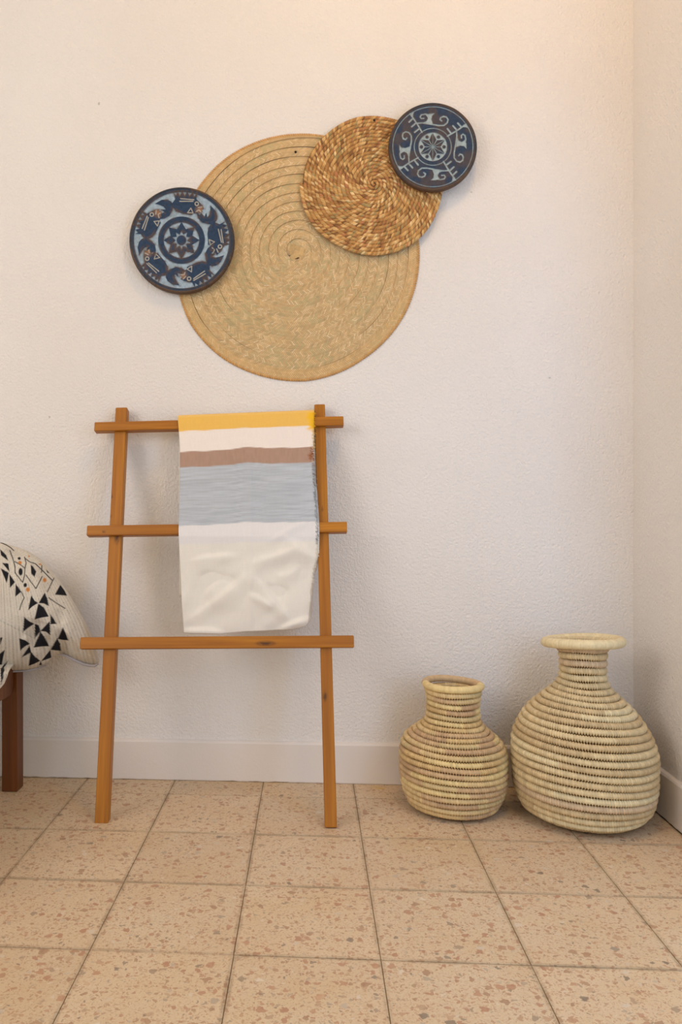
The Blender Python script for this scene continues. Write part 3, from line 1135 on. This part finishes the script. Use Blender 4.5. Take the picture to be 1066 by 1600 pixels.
def wave_plate(P):
    k = 432.0

    def cv(L):
        return np.array([((x - 543) / k, (493 - y) / k) for x, y in L])
    r = np.hypot(P[:, 0], P[:, 1])
    n1 = vnoise(P[:, 0] * 30 + 50, P[:, 1] * 30 + 50, 8)
    n2 = vnoise(P[:, 0] * 5 + 50, P[:, 1] * 5 + 50, 9)
    c = lin(40, 58, 82) * (0.85 + 0.3 * n1[:, None])
    b = sstep(0.42, 0.72, n2)[:, None] * 0.55
    c = c * (1 - b) + lin(84, 70, 62) * b
    rim = sstep(0.925, 0.94, r)[:, None]
    c = c * (1 - rim) + lin(72, 62, 58) * rim
    h = np.full(len(P), 0.0) + 0.0006 * sstep(0.925, 0.945, r)
    pid = np.where(r > 0.93, 1, 0)
    names = [(0, 'carved_face'), (1, 'border')]
    sd = -np.abs(r - 0.905) + 0.010                       # carved lines (positive = cut)
    sd = np.maximum(sd, -np.abs(r - 0.418) + 0.011)
    comb = [[(322, 170), (352, 212), (388, 264), (438, 350)]]
    teeth = [[(352, 212), (312, 250)], [(382, 256), (338, 296)], [(415, 312), (366, 350)]]
    base = [(385, 262), (440, 258), (520, 270), (600, 285), (650, 284), (683, 260), (692, 228), (676, 202), (648, 196), (622, 206), (614, 228), (630, 240)]
    curl = [(520, 182), (470, 172), (432, 180), (420, 200), (432, 216), (456, 214)]
    blob = [(470, 180), (512, 166), (566, 164), (538, 190), (532, 225), (548, 268), (500, 262), (440, 256), (480, 240), (494, 214), (486, 196)]
    fan = [(322, 170), (362, 150), (352, 175), (352, 212)]
    for i in range(4):
        Q = rot2(P, math.radians(90 * i))
        for L, w in [(x, 0.019) for x in comb] + [(x, 0.021) for x in teeth] + [(base, 0.018), (curl, 0.017)]:
            sd = np.maximum(sd, w - seg_dist(Q, cv(L)))
        sd = np.maximum(sd, poly_sdf(Q, cv(blob)))
        sd = np.maximum(sd, poly_sdf(Q, cv(fan)))
    # centre rosette: pale disc with six raised petals and dots
    disc = 0.325 - r
    pet = np.full(len(P), -1.0)
    for i in range(6):
        a = math.radians(30 + 60 * i)
        e = np.array([math.cos(a), math.sin(a)]); q = np.array([-e[1], e[0]])
        rh = np.array([e * 0.015, e * 0.16 + q * 0.078, e * 0.315, e * 0.16 - q * 0.078])
        s = poly_sdf(P, rh)
        s = np.minimum(s, np.abs(P @ q) - 0.009)
        pet = np.maximum(pet, s)
        a2 = math.radians(60 * i)
        pet = np.maximum(pet, 0.036 - np.hypot(P[:, 0] - 0.255 * math.cos(a2), P[:, 1] - 0.255 * math.sin(a2)))
    sd = np.maximum(sd, np.minimum(disc, -pet))
    m = sstep(-0.008, 0.010, sd)
    h = h - 0.0024 * m
    pale = lin(156, 172, 176) * (0.86 + 0.22 * n1[:, None])
    mm = sstep(-0.004, 0.006, sd)[:, None]
    c = c * (1 - mm) + pale * mm
    c = worn(c, -sd, P, 0.03, 0.55, 12)
    pid = np.where(r < 0.43, 2, pid)
    names.append((2, 'rosette'))
    for i in range(4):
        a = math.radians(90 - 90 * i)
        ang = (np.arctan2(P[:, 1], P[:, 0]) - a + math.pi) % (2 * math.pi) - math.pi
        near = (sd > -0.012) & (np.abs(ang + 0.08) < 0.72) & (r > 0.44) & (r < 0.885)
        pid = np.where(near, 3 + i, pid)
        names.append((3 + i, 'wave_scroll'))
    return h, np.clip(c, 0, 1), pid, names


plate('carved_plate', 'larger blue carved wooden plate with a ring of fish, left of the mats', 283.5, 375, 82.3, 83.2, 2.170, 0.020, fish_plate)
plate('carved_plate', 'smaller dark blue carved wooden plate with wave scrolls, at the upper right of the mats', 676.5, 229, 69.3, 69.0, 2.158, 0.019, wave_plate)

# ------------------------------------------------------------------ coiled palm-leaf vases
def vase(name, label, Xc, Yc, profile, pitch, tones, weights, stitch, seed, rim, lean, leany=(0, 0, 0, 0), run=(6, 40)):
    """profile: list of (radius, z) of the outer surface, bottom to top; each coil is a part"""
    rg = np.random.default_rng(seed)
    root = empty(name, (Xc, Yc, 0), label, 'vase')
    prof = np.array(profile, float)
    # smooth by Catmull-Rom resampling
    pts = []
    Q = np.vstack([2 * prof[0] - prof[1], prof, 2 * prof[-1] - prof[-2]])
    for i in range(1, len(Q) - 2):
        for tt in np.linspace(0, 1, 24, endpoint=False):
            p0, p1, p2, p3 = Q[i - 1], Q[i], Q[i + 1], Q[i + 2]
            pts.append(0.5 * (2 * p1 + (p2 - p0) * tt + (2 * p0 - 5 * p1 + 4 * p2 - p3) * tt ** 2 + (3 * p1 - p0 - 3 * p2 + p3) * tt ** 3))
    pts.append(prof[-1])
    pts = np.array(pts)
    # the coils follow the line half a coil inside the outer surface
    tg = np.gradient(pts, axis=0)
    tg /= np.linalg.norm(tg, axis=1)[:, None]
    pts = pts - np.column_stack([tg[:, 1], -tg[:, 0]]) * pitch * 0.5
    s = np.concatenate([[0], np.cumsum(np.linalg.norm(np.diff(pts, axis=0), axis=1))])
    n = int(round((s[-1]) / pitch))
    p = s[-1] / n
    nphi = 12
    ztop = pts[:, 1].max()

    def shear(x, y, z):
        q = [0, 0.25, 0.75, 1.0]
        return z - np.interp(z / ztop, q, lean) * (x - Xc) - np.interp(z / ztop, q, leany) * (y - Yc)

    # dark core added behind the coils; its colour paints shade into the gaps
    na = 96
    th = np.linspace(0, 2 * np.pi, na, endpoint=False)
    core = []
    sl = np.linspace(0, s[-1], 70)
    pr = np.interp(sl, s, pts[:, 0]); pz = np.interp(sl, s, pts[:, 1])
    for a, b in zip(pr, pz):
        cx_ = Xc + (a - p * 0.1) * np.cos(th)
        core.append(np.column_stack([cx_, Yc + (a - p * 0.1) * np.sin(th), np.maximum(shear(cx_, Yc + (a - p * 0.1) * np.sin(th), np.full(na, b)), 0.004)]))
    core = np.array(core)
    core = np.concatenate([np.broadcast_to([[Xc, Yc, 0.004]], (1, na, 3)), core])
    mk('gap_shade_core', core.reshape(-1, 3), grid_faces(core.shape[0], na, wrap_m=True), M_core, root)
    for k in range(n):
        sk = (k + 0.5) * p
        R0 = np.interp(sk, s, pts[:, 0]); Z0 = np.interp(sk, s, pts[:, 1])
        t0 = np.array([np.interp(sk + 0.002, s, pts[:, 0]) - np.interp(sk - 0.002, s, pts[:, 0]),
                       np.interp(sk + 0.002, s, pts[:, 1]) - np.interp(sk - 0.002, s, pts[:, 1])])
        t0 /= np.linalg.norm(t0)
        out = np.array([t0[1], -t0[0]])                     # outward normal in the profile plane
        cen = np.array([R0, Z0])
        nst = max(24, int(2 * math.pi * (R0 + p * 0.5) / stitch))
        ns = nst * 5
        a = np.linspace(0, 2 * np.pi, ns, endpoint=False)
        ph = np.linspace(0, 2 * np.pi, nphi, endpoint=False)
        A, PHI = np.meshgrid(a, ph, indexing='ij')
        # phi=0 faces outwards, +-90 deg are the joints with the coils above and below
        cell = (A * nst / (2 * np.pi) + 0.16 * np.sin(PHI) + 0.5) % 1.0
        dip = np.abs(cell - 0.5) * 2                        # 1 at the seam between two stitches
        dip = dip ** 1.7
        joint = np.clip(np.abs(np.sin(PHI)), 0, 1) ** 2
        low = np.clip(-np.sin(PHI), 0, 1)
        jit = rg.normal(0, 0.022, nst)
        idx = (np.floor(A * nst / (2 * np.pi) + 0.16 * np.sin(PHI) + 0.5).astype(int)) % nst
        rad = p * 0.5 * (1.05 - dip * (0.10 + 0.24 * joint + 0.42 * low * joint) + jit[idx])
        wob = 1 + 0.006 * np.sin(A * 2 + k * 0.9 + seed) + 0.004 * np.sin(A * 5 + k * 1.7)
        zw = 0.0009 * np.sin(A * 3 + k * 0.7) * min(1, k / 2)
        rr = cen[0] * wob + rad * (np.cos(PHI) * out[0] + np.sin(PHI) * t0[0])
        zz = cen[1] + zw + rad * (np.cos(PHI) * out[1] + np.sin(PHI) * t0[1])
        zz = np.maximum(shear(Xc + rr * np.cos(A), Yc + rr * np.sin(A), zz), 0.0006)
        V = np.stack([Xc + rr * np.cos(A), Yc + rr * np.sin(A), zz], -1).reshape(-1, 3)
        # leaf colour changes where a new strip of leaf starts
        tone = np.zeros((nst, 3))
        i = 0
        while i < nst:
            L = int(rg.integers(run[0], run[1]))
            tone[i:i + L] = tones[rg.choice(len(tones), p=weights)]
            i += L
        tone *= rg.uniform(0.86, 1.08, nst)[:, None]
        c = tone[idx.ravel()]
        mk('coil', V, grid_faces(ns, nphi, wrap_m=True, wrap_n=True)[:, ::-1], M_coil, root, cols=c)
    # rolled rim
    Rr, Zr, tr, flat = rim
    nst = int(2 * math.pi * Rr / (stitch * 0.9))
    ns = nst * 5
    a = np.linspace(0, 2 * np.pi, ns, endpoint=False)
    ph = np.linspace(0, 2 * np.pi, 16, endpoint=False)
    A, PHI = np.meshgrid(a, ph, indexing='ij')
    cell = (A * nst / (2 * np.pi)) % 1.0
    dip = (np.abs(cell - 0.5) * 2) ** 3
    rad = tr * (1 - 0.05 * dip)
    wob = 1 + 0.008 * np.sin(A * 2 + 1 + seed)
    rr = Rr * wob + rad * np.cos(PHI)
    zz = Zr + rad * np.sin(PHI) * flat + 0.0012 * np.sin(A * 2 + seed * 2)
    zz = zz - lean[-1] * rr * np.cos(A) - leany[-1] * rr * np.sin(A)
    V = np.stack([Xc + rr * np.cos(A), Yc + rr * np.sin(A), zz], -1).reshape(-1, 3)
    tone = np.zeros((nst, 3)); i = 0
    while i < nst:
        L = int(rg.integers(14, 50)); tone[i:i + L] = tones[rg.choice(len(tones), p=weights)] * 1.03; i += L
    tone *= rg.uniform(0.94, 1.06, nst)[:, None]
    idx = np.floor(A * nst / (2 * np.pi)).astype(int) % nst
    mk('rim', V, grid_faces(ns, 16, wrap_m=True, wrap_n=True)[:, ::-1], M_coil, root, cols=tone[idx.ravel()])
    return root


def px_profile(Xc, Yc, rows):
    """rows of (half-width px, pixel y of the outline) to (radius, z) at the vase's own depth"""
    v = RM @ (np.array([Xc, Yc, CH]) - EYE)
    zc = v[2]
    cosf = math.cos(math.atan2(v[0], v[2]))
    out = []
    for hw, y in rows:
        out.append((hw * zc * cosf / FOC, CH - (y - PPY) / FOC * zc))
    return out


BIG = (0.674, 1.990)
rows = [(58, 1289), (81, 1279), (100, 1264), (112, 1240), (116.5, 1212), (117, 1190), (113.5, 1153), (99, 1124), (80, 1103), (63, 1087), (47, 1073), (41, 1064), (38.5, 1053), (38.5, 1040), (39.5, 1026), (43, 1014), (52, 1007)]
pb = px_profile(*BIG, rows)
print('BIG', np.round(pb, 3).tolist())
pb = [(pb[0][0] * 0.55, 0.009)] + [(r, max(z, 0.009)) for r, z in pb]
bt = [lin(214, 194, 152), lin(208, 186, 144), lin(220, 204, 164), lin(200, 177, 136), lin(204, 180, 147)]
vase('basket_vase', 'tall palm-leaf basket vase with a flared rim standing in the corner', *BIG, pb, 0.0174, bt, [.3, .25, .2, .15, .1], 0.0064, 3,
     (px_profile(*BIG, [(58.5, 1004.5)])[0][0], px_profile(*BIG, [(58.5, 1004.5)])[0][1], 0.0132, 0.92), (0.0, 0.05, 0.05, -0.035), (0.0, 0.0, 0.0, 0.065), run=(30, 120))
# the flat collar between neck and rolled rim belongs to the same vase
SMALL = (0.365, 2.040)
rows = [(50, 1276), (70, 1260), (80, 1238), (85.5, 1212), (86.3, 1190), (84.5, 1172), (79, 1157), (68, 1146), (54, 1135), (45.5, 1126), (43, 1114), (43, 1100), (44.5, 1087), (46.5, 1078)]
ps = px_profile(*SMALL, rows)
print('SMALL', np.round(ps, 3).tolist())
ps = [(ps[0][0] * 0.55, 0.008)] + [(r, max(z, 0.008)) for r, z in ps]
st_ = [lin(213, 187, 138), lin(200, 170, 130), lin(221, 198, 143), lin(190, 159, 122), lin(207, 178, 127), lin(203, 181, 134)]
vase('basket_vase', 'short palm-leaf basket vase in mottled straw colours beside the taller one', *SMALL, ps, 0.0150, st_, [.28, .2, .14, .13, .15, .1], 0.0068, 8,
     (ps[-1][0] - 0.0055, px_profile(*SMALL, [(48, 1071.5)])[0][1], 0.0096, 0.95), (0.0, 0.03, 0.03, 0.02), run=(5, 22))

# ------------------------------------------------------------------ bench at the left edge
bench = empty('bench', (-1.25, 1.75, 0), 'brown wooden bench with a square leg, cut off by the left edge', 'bench')
XR0, XR1 = -0.834, -0.789
for (x0, y0) in ((XR0, 2.072), (XR0, 1.36), (-1.70, 2.072), (-1.70, 1.36)):
    box('leg', (x0, y0, 0), (x0 + 0.043, y0 + 0.046, 0.334), M_bench, bench, 0.002)


def side_rail(x0, x1):
    pr = []
    zt, zb, ya, yb = 0.337, 0.268, 1.41, 2.068
    for a in np.linspace(-math.pi / 2, 0, 8):
        pr.append((yb - 0.028 + 0.028 * math.cos(a), zb + 0.028 + 0.028 * math.sin(a)))
    pr += [(yb, zt), (ya, zt), (ya, zb)]
    n = len(pr)
    V = [(x1, y, z) for y, z in pr] + [(x0, y, z) for y, z in pr]
    F = [list(range(n)), list(range(2 * n - 1, n - 1, -1))] + [[i, i + n, (i + 1) % n + n, (i + 1) % n] for i in range(n)]
    mk('side_rail', V, F, M_bench, bench, smooth=False)


side_rail(XR0 + 0.012, XR0 + 0.034)
side_rail(-1.692, -1.67)
box('long_rail', (-1.66, 2.08, 0.265), (-0.836, 2.102, 0.318), M_bench, bench, 0.002)
box('long_rail', (-1.66, 1.372, 0.265), (-0.836, 1.394, 0.318), M_bench, bench, 0.002)
for k in range(7):
    y0 = 1.372 + k * 0.103
    box('seat_slat', (-1.665, y0, 0.3185), (-0.838, y0 + 0.085, 0.333), M_bench, bench, 0.003)

# ------------------------------------------------------------------ cushion
OUT = [(0, 847.5), (20, 853), (45, 862), (70, 880), (95, 910), (115, 940), (132, 970), (145, 1000), (153, 1024), (155.5, 1034), (148, 1038.5), (130, 1036), (110, 1027), (97, 1021.5), (84, 1025), (72, 1037), (60, 1044), (40, 1048.5), (18, 1049.5),
       (-10, 1050), (-60, 1049), (-130, 1042), (-180, 1016), (-200, 975), (-190, 925), (-155, 880), (-105, 853), (-50, 843)]
OUT = np.array(OUT, float)
CEN = np.array([-22, 958.0])


def closed_resample(P, n):
    Q = np.vstack([P[-1], P, P[0], P[1]])
    out = []
    for i in range(1, len(Q) - 2):
        for tt in np.linspace(0, 1, 16, endpoint=False):
            p0, p1, p2, p3 = Q[i - 1], Q[i], Q[i + 1], Q[i + 2]
            out.append(0.5 * (2 * p1 + (p2 - p0) * tt + (2 * p0 - 5 * p1 + 4 * p2 - p3) * tt ** 2 + (3 * p1 - p0 - 3 * p2 + p3) * tt ** 3))
    out = np.array(out + [out[0]])
    s = np.concatenate([[0], np.cumsum(np.linalg.norm(np.diff(out, axis=0), axis=1))])
    q = np.linspace(0, s[-1], n, endpoint=False)
    return np.column_stack([np.interp(q, s, out[:, 0]), np.interp(q, s, out[:, 1])])


def cushion_print(px, py):
    """flat print on the cover; the motif repeats mirrored on the other half"""
    px = np.where(px < -24, -48 - px, px)
    P = np.column_stack([px, py])
    xr = np.interp(py, OUT[:10, 1], OUT[:10, 0])
    cr = np.clip(px / np.maximum(xr, 8), -3, 1.3)
    c = np.zeros((len(px), 3)) + lin(214, 207, 194)
    # knitted ribs with dashed seams
    rib = cr * 25.0
    f = rib - np.floor(rib)
    line = np.exp(-((f - 0.5) / 0.13) ** 2)
    dash = sstep(0.35, 0.6, 0.5 + 0.5 * np.sin(py * 2.6 + np.floor(rib) * 2.0))
    alt = (np.floor(rib) % 2)
    c = c * (1 - (0.55 * line * dash * (0.45 + 0.55 * alt))[:, None])
    f2 = (rib * 2) % 1.0
    c = c * (1 - 0.08 * (np.exp(-((f2 - 0.5) / 0.2) ** 2))[:, None])
    c = c * (0.95 + 0.1 * vnoise(px * 0.5, py * 0.5, 41)[:, None])
    K = 6.153

    def cv(L):
        return np.array([(x / K, 830 + y / K) for x, y in L])
    tri = [[(300, 615), (330, 665), (366, 690), (310, 725), (270, 762)], [(430, 590), (455, 650), (470, 720), (420, 695), (372, 690)], [(368, 695), (425, 735), (470, 820), (400, 830), (332, 850)],
           [(232, 825), (280, 865), (330, 890), (270, 930), (222, 970)], [(335, 890), (375, 905), (388, 965), (335, 1030)], [(478, 865), (485, 1000), (440, 965), (388, 960)], [(388, 965), (430, 1020), (472, 1105), (400, 1108), (322, 1120)],
           [(485, 795), (545, 890), (485, 895)], [(605, 925), (660, 1050), (600, 1045), (555, 1035)], [(550, 1030), (578, 1080), (590, 1150), (530, 1145), (485, 1140)], [(185, 1030), (245, 1050), (288, 1082), (235, 1110), (195, 1150)], [(285, 1100), (300, 1165), (205, 1215)],
           [(295, 1155), (340, 1210), (390, 1245), (330, 1275), (275, 1295)], [(485, 1140), (495, 1215), (440, 1235), (395, 1250)], [(390, 1245), (405, 1285), (375, 1290)], [(580, 515), (620, 570), (645, 620), (528, 610)], [(90, 410), (145, 490), (95, 545)],
           [(150, 505), (205, 580), (148, 630)], [(5, 355), (85, 400), (65, 500)], [(20, 305), (80, 310), (92, 392)], [(0, 170), (60, 230), (80, 285), (10, 232)], [(0, 1025), (25, 1020), (0, 1100)], [(-5, 1180), (47, 1140), (15, 1290), (-5, 1290)], [(82, 1235), (45, 1310), (10, 1405), (5, 1330)],
           [(295, 320), (325, 350), (348, 390), (332, 440), (300, 408)], [(442, 365), (478, 405), (455, 398)], [(20, 1340), (48, 1320), (20, 1440), (5, 1480)],
           [(-150, 600), (-60, 640), (-120, 720)], [(-60, 800), (-20, 900), (-110, 880)], [(-200, 860), (-120, 900), (-190, 990)], [(-120, 1000), (-60, 1090), (-160, 1080)]]
    ink = np.full(len(px), -1e9)
    for tpoly in tri:
        ink = np.maximum(ink, poly_sdf(P, cv(tpoly)))
    for (x, y, a, b) in ((198, 390, 20, 36), (243, 518, 16, 20), (185, 262, 15, 14)):
        q = cv([(x, y)])[0]
        d = 1 - np.hypot((px - q[0]) / (a / K), (py - q[1]) / (b / K))
        ink = np.maximum(ink, d * min(a, b) / K)
    lines = [[(95, 185), (122, 260), (145, 340), (145, 400), (218, 492)], [(142, 292), (190, 318), (240, 356), (252, 305), (236, 250)], [(250, 422), (345, 552), (405, 436)], [(240, 260), (290, 296), (340, 312), (402, 372), (500, 470)], [(520, 450), (490, 510), (455, 585)],
             [(470, 640), (540, 690), (626, 742)], [(205, 582), (232, 640), (205, 700), (188, 755)], [(402, 328), (400, 392)], [(0, 106), (60, 132), (100, 156), (132, 186)], [(218, 492), (235, 430), (240, 356)]]
    for L in lines:
        ink = np.maximum(ink, 0.72 - seg_dist(P, cv(L)))
    m = sstep(-0.5, 0.5, ink)[:, None]
    c = c * (1 - m) + lin(36, 36, 40) * (0.9 + 0.2 * vnoise(px, py, 44)[:, None]) * m
    org = np.full(len(px), -1e9)
    for (x, y, a, b) in ((268, 562, 19, 22), (430, 470, 18, 22), (192, 302, 18, 16), (278, 240, 10, 8), (385, 318, 14, 8)):
        q = cv([(x, y)])[0]
        org = np.maximum(org, (1 - np.hypot((px - q[0]) / (a / K), (py - q[1]) / (b / K))) * min(a, b) / K)
    m = sstep(-0.5, 0.7, org)[:, None]
    c = c * (1 - m) + lin(196, 130, 70) * m
    return np.clip(c, 0, 1), rib


YS = 2.085
cush = empty('cushion', on_wall([(0, 1046)], YS)[0], 'cream cushion printed with black triangles leaning on the bench by the wall', 'cushion')
nT, nRho = 760, 130
ring = closed_resample(OUT, nT)
rho = np.concatenate([np.linspace(0.004, 0.9, nRho - 40, endpoint=False), 1 - 0.1 * (1 - np.linspace(0, 1, 40)) ** 1.6])
PXY = CEN + (ring[None] - CEN) * rho[:, None, None]
pxf, pyf = PXY[..., 0].ravel(), PXY[..., 1].ravel()
cc, rib = cushion_print(pxf, pyf)
rr = np.repeat(rho, nT)
edge_d = seg_dist(np.column_stack([pxf, pyf]), ring[::4], True)
tq = np.clip(edge_d / 105.0, 0, 1)
bul = np.clip(1 - (1 - tq) ** 2.4, 0, 1) ** 0.62 * np.clip((1 - rr) / 0.004, 0, 1)
near = np.clip((60 - pxf) / 160, 0, 1)
crn = np.clip((pxf - 60) / 95, 0, 1)                    # thins out towards its corner
front = 0.125 * bul * (1 - 0.45 * crn)
front += 0.0012 * np.cos(rib * 2 * np.pi) * np.clip((1 - rr) * 12, 0, 1)
P2 = np.column_stack([pxf, pyf])
for a, b, w, h in (((30, 1046), (60, 975), 9, -0.010), ((75, 1036), (88, 985), 8, 0.009), ((100, 1024), (92, 960), 8, -0.008), ((118, 1030), (104, 975), 6, 0.006), ((40, 1000), (30, 1046), 6, 0.008), 
                   ((70, 930), (40, 870), 8, 0.004), ((60, 1040), (75, 1000), 5, -0.007)):
    front += h * np.exp(-(seg_dist(P2, np.array([a, b], float)) / w) ** 2) * np.clip((1 - rr) * 6, 0.15, 1)
front += 0.012 * (vnoise(pxf * 0.02 + 3, pyf * 0.02 + 3, 55) - 0.5) * np.clip((1 - rr) * 5, 0, 1)
Vf = on_wall(P2, YS - front)
# back half, coarser in depth, follows the same outline plane
nRb = 26
rb = np.linspace(0.004, 1.0, nRb)
base = on_wall(ring, YS)
cw = on_wall([CEN], YS)[0]
Vb = cw + (base[None] - cw) * rb[:, None, None]
Vb[..., 1] += 0.085 * np.clip(1 - rb ** 2.4, 0, 1)[:, None] ** 0.6
V = np.concatenate([Vf, Vb[:-1].reshape(-1, 3)])
Cc = np.concatenate([cc, np.broadcast_to(lin(214, 207, 194), ((nRb - 1) * nT, 3))])
Ff = grid_faces(nRho, nT, wrap_m=True)[:, ::-1]
Fb = grid_faces(nRb - 1, nT, wrap_m=True) + nRho * nT
j = np.arange(nT); j2 = (j + 1) % nT
Fj = np.stack([(nRho - 1) * nT + j2, (nRho - 1) * nT + j, nRho * nT + (nRb - 2) * nT + j, nRho * nT + (nRb - 2) * nT + j2], -1)
mk('cover', V, np.concatenate([Ff, Fb, Fj]), M_cushion, cush, cols=Cc)


def tube(name, pts, rad, mat, parent, k=8, flat=1.0):
    pts = np.asarray(pts, float)
    V = []
    for i, p in enumerate(pts):
        d = pts[min(i + 1, len(pts) - 1)] - pts[max(i - 1, 0)]
        d /= np.linalg.norm(d)
        a = np.cross(d, [0, 1, 0]); a /= np.linalg.norm(a)
        e = np.cross(d, a)
        r = rad[i] if hasattr(rad, '__len__') else rad
        V.append([p + r * (a * flat * math.cos(2 * math.pi * q / k) + e * math.sin(2 * math.pi * q / k)) for q in range(k)])
    V = np.array(V)
    F = grid_faces(len(pts), k, wrap_m=True).tolist() + [list(range(k)), list(range((len(pts) - 1) * k, len(pts) * k))[::-1]]
    return mk(name, V.reshape(-1, 3), F, mat, parent)


zp = on_wall([(95, 1022.5), (104, 1025), (112, 1029), (120, 1033), (130, 1037.5), (140, 1040), (148, 1040.5), (154, 1037.5)], YS - 0.014)
z = tube('zipper', zp, [0.0020, 0.0030, 0.0036, 0.0040, 0.0042, 0.0040, 0.0034, 0.0018], M_zip, cush)
pp = on_wall([(-20, 1050), (0, 1050), (20, 1049.5), (40, 1048.5), (58, 1045), (72, 1039)], YS - 0.018)
tube('piping', pp, 0.0022, M_zip, cush)

# loose corner of the cover hanging over the bench rail
nu, nv = 40, 60
fu = np.linspace(0, 1, nu)[None, :]
fv = np.linspace(0, 1, nv)[:, None]
yy = 1036 + (1077 - 1036) * fv + 0 * fu
xe = np.interp(yy[:, 0], [1036, 1044, 1052, 1060, 1068, 1077], [24, 17, 12.5, 9.5, 6, -1])[:, None]
xx = -46 + (xe + 46) * fu
yy = yy - 8 * (1 - fu) * fv
Yd = 1.955 + 0.010 * np.cos(xx * 0.22 + yy * 0.05) * sstep(0.2, 0.6, fv) + 0.085 * (1 - sstep(0.0, 0.42, fv)) + 0 * fu
Pf = np.column_stack([xx.ravel(), yy.ravel()])
cf, _ = cushion_print(Pf[:, 0], Pf[:, 1])
fl_ = mk('cover_corner', on_wall(Pf, Yd.ravel()), grid_faces(nv, nu), M_cushion, cush, cols=cf)
fl_.modifiers.new('thick', 'SOLIDIFY').thickness = 0.002
